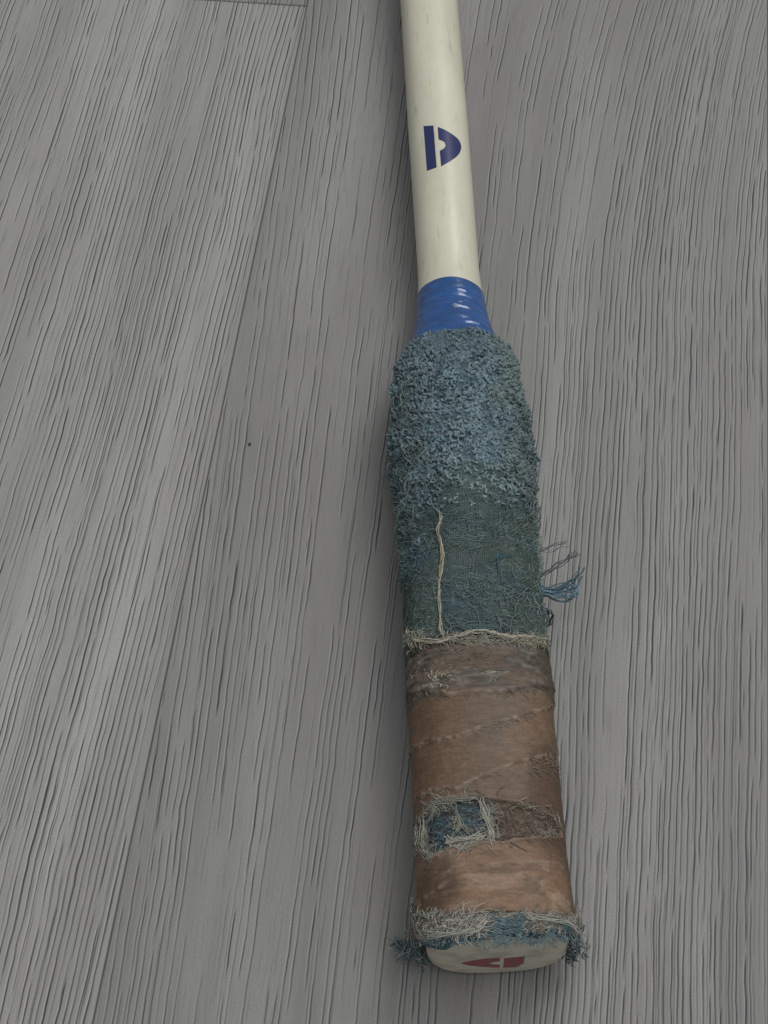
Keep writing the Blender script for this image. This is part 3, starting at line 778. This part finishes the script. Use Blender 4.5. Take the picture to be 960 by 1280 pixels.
# fibres of the cream cord at the lower edge of the towelling, and the fluff of the grey band
P, R_, Cc = [], [], []
cordp = [(506, 802), (522, 803), (540, 804), (556, 803), (572, 798), (590, 792), (605, 790), (620, 793), (635, 798), (652, 797), (668, 798), (686, 803)]
cq = on_many(cordp)
for k in range(30):
    i0 = r.integers(0, 9); i1 = min(len(cordp), i0+r.integers(3, 8))
    if i1-i0 < 3: continue
    pts_ = np.stack([surf(a+r.normal(0, .28), b, .75+r.normal(0, .18)) for a, b in cq[i0:i1]])
    P.append(spline(pts_, 24)+np.stack([.0*np.arange(24), .16*np.sin(np.arange(24)*.9+r.uniform(0, 6)), .12*np.cos(np.arange(24)*.9)], -1)+np.cumsum(r.normal(0, .05, (24, 3)), 0)*.5)
    R_.append(r.uniform(.11, .19)); Cc.append(C3(.34, .325, .27)*r.uniform(.7, 1.12))
tubes('frayed_edge', np.array(P), np.array(R_), np.array(Cc), towel, label='cream frayed cord along the edge of the towelling')
pix_strands('edge_fluff', [
    (420, (508, 686, 795, 806), 1.57, .7, (.7, 3.0), (.2, .8), .6, .075, (.27, .26, .215)),
    (36, (508, 530, 792, 815), .2, .6, (1.5, 4), (.3, .8), .6, .10, (.31, .29, .23)),
    (50, (648, 686, 796, 806), 1.5, .5, (1.5, 4), (.3, .9), .5, .10, (.31, .29, .225))], towel, seed=3)
pix_strands('tape_fluff', [
    (1100, (508, 688, 806, 866), 1.57, .55, (1, 4), (.0, .22), .4, .065, (.135, .12, .10)),
    (300, (508, 688, 806, 866), 1.57, .5, (1, 4), (.0, .22), .4, .07, (.10, .085, .068)),
    (200, (508, 688, 834, 852), 1.57, .45, (1.5, 5), (.05, .3), .5, .07, (.205, .185, .15)),
    (40, (530, 562, 842, 864), 2.4, .9, (1.5, 3.5), (.2, .6), .5, .12, (.35, .33, .27)),
    (60, (512, 545, 832, 862), 1.8, .8, (1, 4), (.1, .45), .6, .08, (.27, .25, .20)),
    (22, (596, 628, 838, 848), 1.57, .2, (2, 5), (.1, .4), .3, .09, (.28, .26, .21)),
    (10, (615, 621, 842, 856), 3.14, .25, (1.5, 3), (.2, .5), .3, .10, (.28, .26, .21)),
    (120, (508, 690, 862, 872), 1.57, .3, (1, 4), (.0, .15), .4, .05, (.21, .17, .125)),
    (50, (660, 700, 946, 970), 1.3, .6, (1, 3), (.1, .4), .6, .07, (.21, .18, .145)),
    (36, (520, 560, 985, 1000), 1.4, .5, (1, 3), (.1, .3), .6, .06, (.25, .205, .16))], grip, seed=4)
# fluff along the diagonal laps
P, R_, Cc = [], [], []
for c, h in CR[:2]:
    for k in range(110):
        u = r.random(); i = u*(len(c)-1); p = c[int(i)]+(c[min(int(i)+1, len(c)-1)]-c[int(i)])*(i-int(i))+r.normal(0, .3, 2)
        if vnoise(p[0]/3, p[1]/3, 0, 170) < -.15: continue
        a_ = -.2+r.normal(0, .5); q = p+np.cumsum(np.stack([np.cos(a_+np.cumsum(r.normal(0, .3, 7))), np.sin(a_+np.cumsum(r.normal(0, .3, 7)))], -1)*r.uniform(.08, .32), 0)
        P.append(surf(q[:, 1], q[:, 0]/16, .45+.1*np.sin(np.linspace(0, 3, 7)))); R_.append(r.uniform(.04, .07)); Cc.append(C3(.27, .22, .17)*r.uniform(.7, 1.2))
tubes('lap_fluff', np.array(P), np.array(R_), np.array(Cc), grip, 'stuff')
# the tape edge that has come unstuck on the right flank
e = [free_path([(668, 812, 27), (676, 826, 25), (681, 842, 23), (686, 862, 20), (689, 884, 17)], 22), free_path([(670, 808, 27), (681, 822, 25), (686, 840, 22), (690, 862, 19), (691, 886, 16)], 22)]
V = np.concatenate([e[0], e[1], e[0]-[0, 0, .35], e[1]-[0, 0, .35]])
fc = np.concatenate([grid_faces(2, 22), grid_faces(2, 22, off=44)[:, ::-1]])
mesh_obj('lifted_edge', V, fc, M_tape, grip, {'col': np.tile(C3(.10, .078, .06), (len(V), 1))})

# ------------------------------------------------------------------ butt: cap and towelling hem
CAPA, CAPB = prof_a(0.0)*.90, ZC-.9
def cap_pt(th, q, n=2.7):
    """point of the end cap; q = 0 centre of the face .. 1 edge .. 2 end of the rim"""
    sn, cs = np.sin(th), np.cos(th)
    ux = np.sign(sn)*np.abs(sn)**(2/n); uz = np.sign(cs)*np.abs(cs)**(2/n)
    R = 2.6
    qf = np.clip(q, 0, 1); ang = np.clip(q-1, 0, 1)*math.pi/2
    inset = np.where(q <= 1, R, R*(1-np.sin(ang)))
    rx = (CAPA-R)*qf*(q <= 1)+(CAPA-inset)*(q > 1); rz = (CAPB-R)*qf*(q <= 1)+(CAPB-inset)*(q > 1)
    s = np.where(q <= 1, -.9*(1-qf**2), R*(1-np.cos(ang)))
    s = np.where(q > 2, R+(q-2)*10, s)
    return np.stack([rx*ux, s+1.0, ZC+rz*uz], -1)
Q = np.concatenate([np.linspace(.02, 1, 18), np.linspace(1.08, 2, 11), [3.0]]); T = np.linspace(-math.pi, math.pi, 96, endpoint=False)
q, th = np.meshgrid(Q, T, indexing='ij'); V = cap_pt(th, q).reshape(-1, 3)
f = grid_faces(len(Q), 96, wrap=True)
V = np.concatenate([V, [[0, .1, ZC]]]); i = np.arange(96)
f2 = np.stack([(i+1) % 96, i, np.full(96, len(V)-1)], -1)
n_ = fbm(V[:, 0]/4, V[:, 2]/3, 0, 180)
cc = mixc(C3(.50, .47, .38), C3(.37, .345, .275), sstep(-.1, .6, n_))
cap = mesh_obj('butt_cap', V, [f, f2[:, ::-1]], M_cap, racket, {'col': cc})
# red emblem on the face of the cap: coordinates across (mm, + right) and up (mm)
def cap_place(x, z):
    rx, rz = CAPA-2.6, CAPB-2.6
    q_ = min(1, math.hypot(x/rx, (z-ZC)/rz)); return np.array([x, -.9*(1-q_**2)+1.0-.06, z])
def cap_px(px, py):
    """point of the cap's face plane seen at a photo pixel"""
    r_ = ray(px, py); t_ = np.dot(ORG+AX*.4-CAM, AX)/np.dot(r_, AX); p = CAM+t_*r_-ORG; return p@SIDE, p[2]
tl = cap_px(630, 1196); bl = cap_px(629, 1210); tr = cap_px(656, 1194.5); br = cap_px(654, 1209)
bar = [(np.array(lerp(np.array(tl), np.array(bl), t)), np.array(lerp(np.array(tr), np.array(br), t))) for t in np.linspace(0, 1, 8)]
dl = spline([cap_px(624, 1195.5), cap_px(606, 1197), cap_px(588, 1200.5), cap_px(577, 1204), cap_px(584, 1206.5), cap_px(604, 1208.5), cap_px(624, 1209.5)], 33)
nt_ = [cap_px(624.5, 1195.5), cap_px(624.5, 1200.2), cap_px(616, 1201.2), cap_px(611, 1202.8), cap_px(616, 1204.4), cap_px(624.5, 1205.2), cap_px(624.5, 1209.5)]
zt, zb = dl[0][1], dl[-1][1]
dz_ = [p[1] for p in dl]; dpart = []
for k, t in enumerate(np.linspace(0, 1, 33)):
    z = dl[k][1]; xr = np.interp(-z, [-p[1] for p in nt_], [p[0] for p in nt_]); dpart.append((np.array(dl[k]), np.array([max(xr, dl[k][0]+.02), z])))
strip_emblem([bar, dpart], 10, cap_place, (.22, .048, .055), cap, 'emblem', 'faded red emblem on the end of the butt')

# towelling wrapped round the butt, its ragged lower lip hanging over the cap
S_HM1 = mid_s(1143)
def hem_part():
    nt_h = 260
    prof = np.linspace(0, 1, 34); T = np.linspace(-math.pi, math.pi, nt_h, endpoint=False)
    q, th = np.meshgrid(prof, T, indexing='ij')
    front = 1-sstep(.9, 1.6, np.abs(th)); sE = lerp(S_HM1+1, lerp(6.5, .6, front)-1.6*front*sstep(.1, -.7, th), q)
    lip = sstep(.8, 1, q)
    under = sstep(1.9, 2.5, np.abs(th)); off = -.3+1.5*sstep(0, .55, q)*(1-.15*q)*(1-.8*under)-(1.3+1.0*under+1.0*front)*lip+.45*fbm(th*5, q*4, 0, 190)+.22*vnoise(th*18, q*12, 0, 191)
    off = off-1.2*(1-sstep(0, .1, q))+.8*sstep(.6, 1.3, np.abs(th))*(1-sstep(1.7, 2.2, np.abs(th)))*sstep(.3, .7, q)
    sE = sE+.5*vnoise(th*4, q*2, 0, 192)*q-1.3*front*lip*(.3+.6*vnoise(th*3, 1.0, 0, 193))
    V = surf(sE, th, off)
    inner = surf(sE[-1:]+1.0, th[-1:], -2.8); V = np.concatenate([V, inner]); q = np.concatenate([q, q[-1:]]); th = np.concatenate([th, th[-1:]]); sE = np.concatenate([sE, sE[-1:]])
    c = mixc(C3(.075, .135, .155), C3(.10, .135, .17), sstep(-.2, .4, fbm(th*4, q*4, 0, 194)))
    wl = .46+.30*sstep(.1, -.5, th)-.25*np.exp(-((th-.25)/.35)**2)+.25*sstep(.55, 1.0, th)+.08*vnoise(th*7, 1, 0, 195)
    top = 1-sstep(-.08, .08, q-wl)
    up = mixc(C3(.20, .20, .185), C3(.17, .135, .11), sstep(-.1, .35, fbm(th*6, q*5, 0, 196)))
    c = mixc(c, up, top*.85)
    c = c*(1+.25*fbm(th*14, q*9, 0, 197))[..., None]
    return mesh_obj('towel_hem', V.reshape(-1, 3), grid_faces(len(V), nt_h, wrap=True), M_cloth, racket,
                    {'col': c.reshape(-1, 3), 'wrap': np.stack([th*16, sE, 0*sE], -1).reshape(-1, 3)*MM, 'bare': np.full(sE.size, .5)}, label='ragged teal towelling hem round the butt')
hem = hem_part()
HW = C3(.33, .335, .30); HT = C3(.10, .145, .158)
P, R_, Cc = [], [], []
r = np.random.default_rng(200)
def hem_strand(px, py, an, ln, rad, cl, lift=1.3, curl=.35):
    s_, t_ = on(px, py); n_ = 10; a_ = an+np.cumsum(r.normal(0, curl, n_))
    x = t_*16+np.cumsum(np.sin(a_))*ln/n_; y = s_+np.cumsum(np.cos(a_))*ln/n_
    P.append(surf(y, x/16, lift+.35*np.sin(np.linspace(0, 3.1, n_))*r.random())); R_.append(rad); Cc.append(np.asarray(cl)*r.uniform(.7, 1.2))
for k in range(300): hem_strand(r.uniform(516, 720), r.uniform(1143, 1153), 1.57+r.normal(0, .28), r.uniform(.8, 3.5), r.uniform(.05, .10), HW*.85 if r.random() < .7 else C3(.2, .15, .12), .7)
for k in range(330): hem_strand(r.uniform(510, 600), r.uniform(1145, 1168), r.choice([1.57, 3.0, 2.2])+r.normal(0, .4), r.uniform(1, 4.5), r.uniform(.05, .12), HW if r.random() < .65 else C3(.17, .13, .11), 1.2)
for k in range(160): hem_strand(r.uniform(655, 722), r.uniform(1143, 1160), 1.7+r.normal(0, .4), r.uniform(1, 4.5), r.uniform(.05, .10), HW*.8 if r.random() < .5 else C3(.2, .16, .13), 1.1)
for k in range(800): hem_strand(r.uniform(512, 722), r.uniform(1148, 1181), r.uniform(0, 6.28), r.uniform(.8, 2.4), r.uniform(.07, .15), HT if r.random() < .85 else HT*1.6, .9, .5)
for k in range(420):
    hem_strand(r.uniform(512, 610) if r.random() < .65 else r.uniform(655, 722), r.uniform(1144, 1166), r.uniform(0, 6.28), r.uniform(.6, 1.8), r.uniform(.09, .2), HW*.8 if r.random() < .6 else C3(.15, .115, .095), .95, .6)
def hem_line(pix, n, cl, rad, spread):
    q = on_many(pix); base = spline(np.stack([surf(a, b, 1.35) for a, b in q]), 10)
    for _ in range(n*2):
        a_ = r.integers(0, 6); sub = np.array([np.interp(np.linspace(a_, min(9, a_+r.integers(3, 7)), 10), np.arange(10), base[:, q_]) for q_ in range(3)]).T
        P.append(sub+r.normal(0, spread, 3)+np.cumsum(r.normal(0, .1, (10, 3)), 0)); R_.append(rad*r.uniform(.4, .8)); Cc.append(np.asarray(cl)*r.uniform(.75, 1.15))
hem_line([(516, 1176), (540, 1172), (570, 1171), (592, 1167), (603, 1155), (612, 1145)], 16, HW*1.05, .13, .3)
hem_line([(655, 1144), (664, 1150), (690, 1155), (708, 1160), (715, 1172), (722, 1180)], 16, HW*1.0, .13, .3)
hem_line([(585, 1148), (590, 1158), (600, 1163)], 6, HW*.8, .11, .2)
tubes('frayed_fibres', np.array(P), np.array(R_), np.clip(np.array(Cc), .01, 1), hem, 'stuff')
# loose tufts at the two corners and the lip over the cap
P, R_, Cc = [], [], []
def tuft(px, py, z, dirx, diry, n, ln, cl, spread):
    w_ = hit(px, py, z)-ORG; b0 = np.array([w_@SIDE, w_@AX, z])
    for _ in range(n):
        d = np.array([dirx, diry, 0.0])+r.normal(0, .55, 3); n_ = 11
        st_ = d[None]/np.linalg.norm(d)*.6+np.cumsum(r.normal(0, .6, (n_, 3)), 0)
        st_ /= np.linalg.norm(st_, axis=1, keepdims=True)
        P.append(b0+r.normal(0, spread, 3)*np.array([1, 1, .8])+np.cumsum(st_, 0)*r.uniform(.35, 1.0)*ln/n_); R_.append(r.uniform(.08, .18)); Cc.append(np.asarray(cl)*r.uniform(.6, 1.6))
for cl, k_ in ((HT, 1.0), (HW*.8, .28)):
    tuft(516, 1180, 13, -.7, -.2, int(44*k_), 3.6, cl*.95, .9); tuft(505, 1187, 8, -1, .2, int(40*k_), 3.6, cl*.85, .8); tuft(496, 1180, 8, -.6, .8, int(22*k_), 2.6, cl*.85, .6)
    tuft(518, 1192, 7, -.6, -.4, int(44*k_), 3.4, cl*.9, .9); tuft(528, 1197, 8, -.2, -.6, int(36*k_), 3.0, cl*.9, .9)
    tuft(716, 1180, 13, .7, -.2, int(44*k_), 2.8, cl*.8, .9); tuft(721, 1188, 9, .5, -.2, int(36*k_), 2.8, cl*.75, .8); tuft(712, 1196, 7, .2, -.6, int(30*k_), 2.8, cl*.75, .8)
tubes('corner_tuft', np.array(P), np.array(R_), np.clip(np.array(Cc), .01, 1), hem, 'stuff')

# ------------------------------------------------------------------ crumb on the floor, left of the grip
c0 = hit(312, 556, 0)
u_, v_ = np.meshgrid(np.linspace(.15, math.pi-.15, 6), np.linspace(0, 2*math.pi, 9)[:-1], indexing='ij')
rr = .42*(1+.3*vnoise(u_*2, v_*1.3, 0, 210))
V = np.stack([rr*np.sin(u_)*np.cos(v_), 1.3*rr*np.sin(u_)*np.sin(v_), .7*rr*np.cos(u_)+.28], -1).reshape(-1, 3)
f = grid_faces(6, 8, wrap=True)
crumb = mesh_obj('crumb', V, [f, np.array([[0, 2, 4], [0, 4, 6], [40, 44, 42], [40, 46, 44]])], M_tape, None, {'col': np.tile(C3(.045, .022, .018), (len(V), 1))})
crumb.location = (c0[0]*MM, c0[1]*MM, 0)
crumb['label'] = 'tiny dark red-brown crumb on the bare grey floor beside the grip'; crumb['category'] = 'crumb'
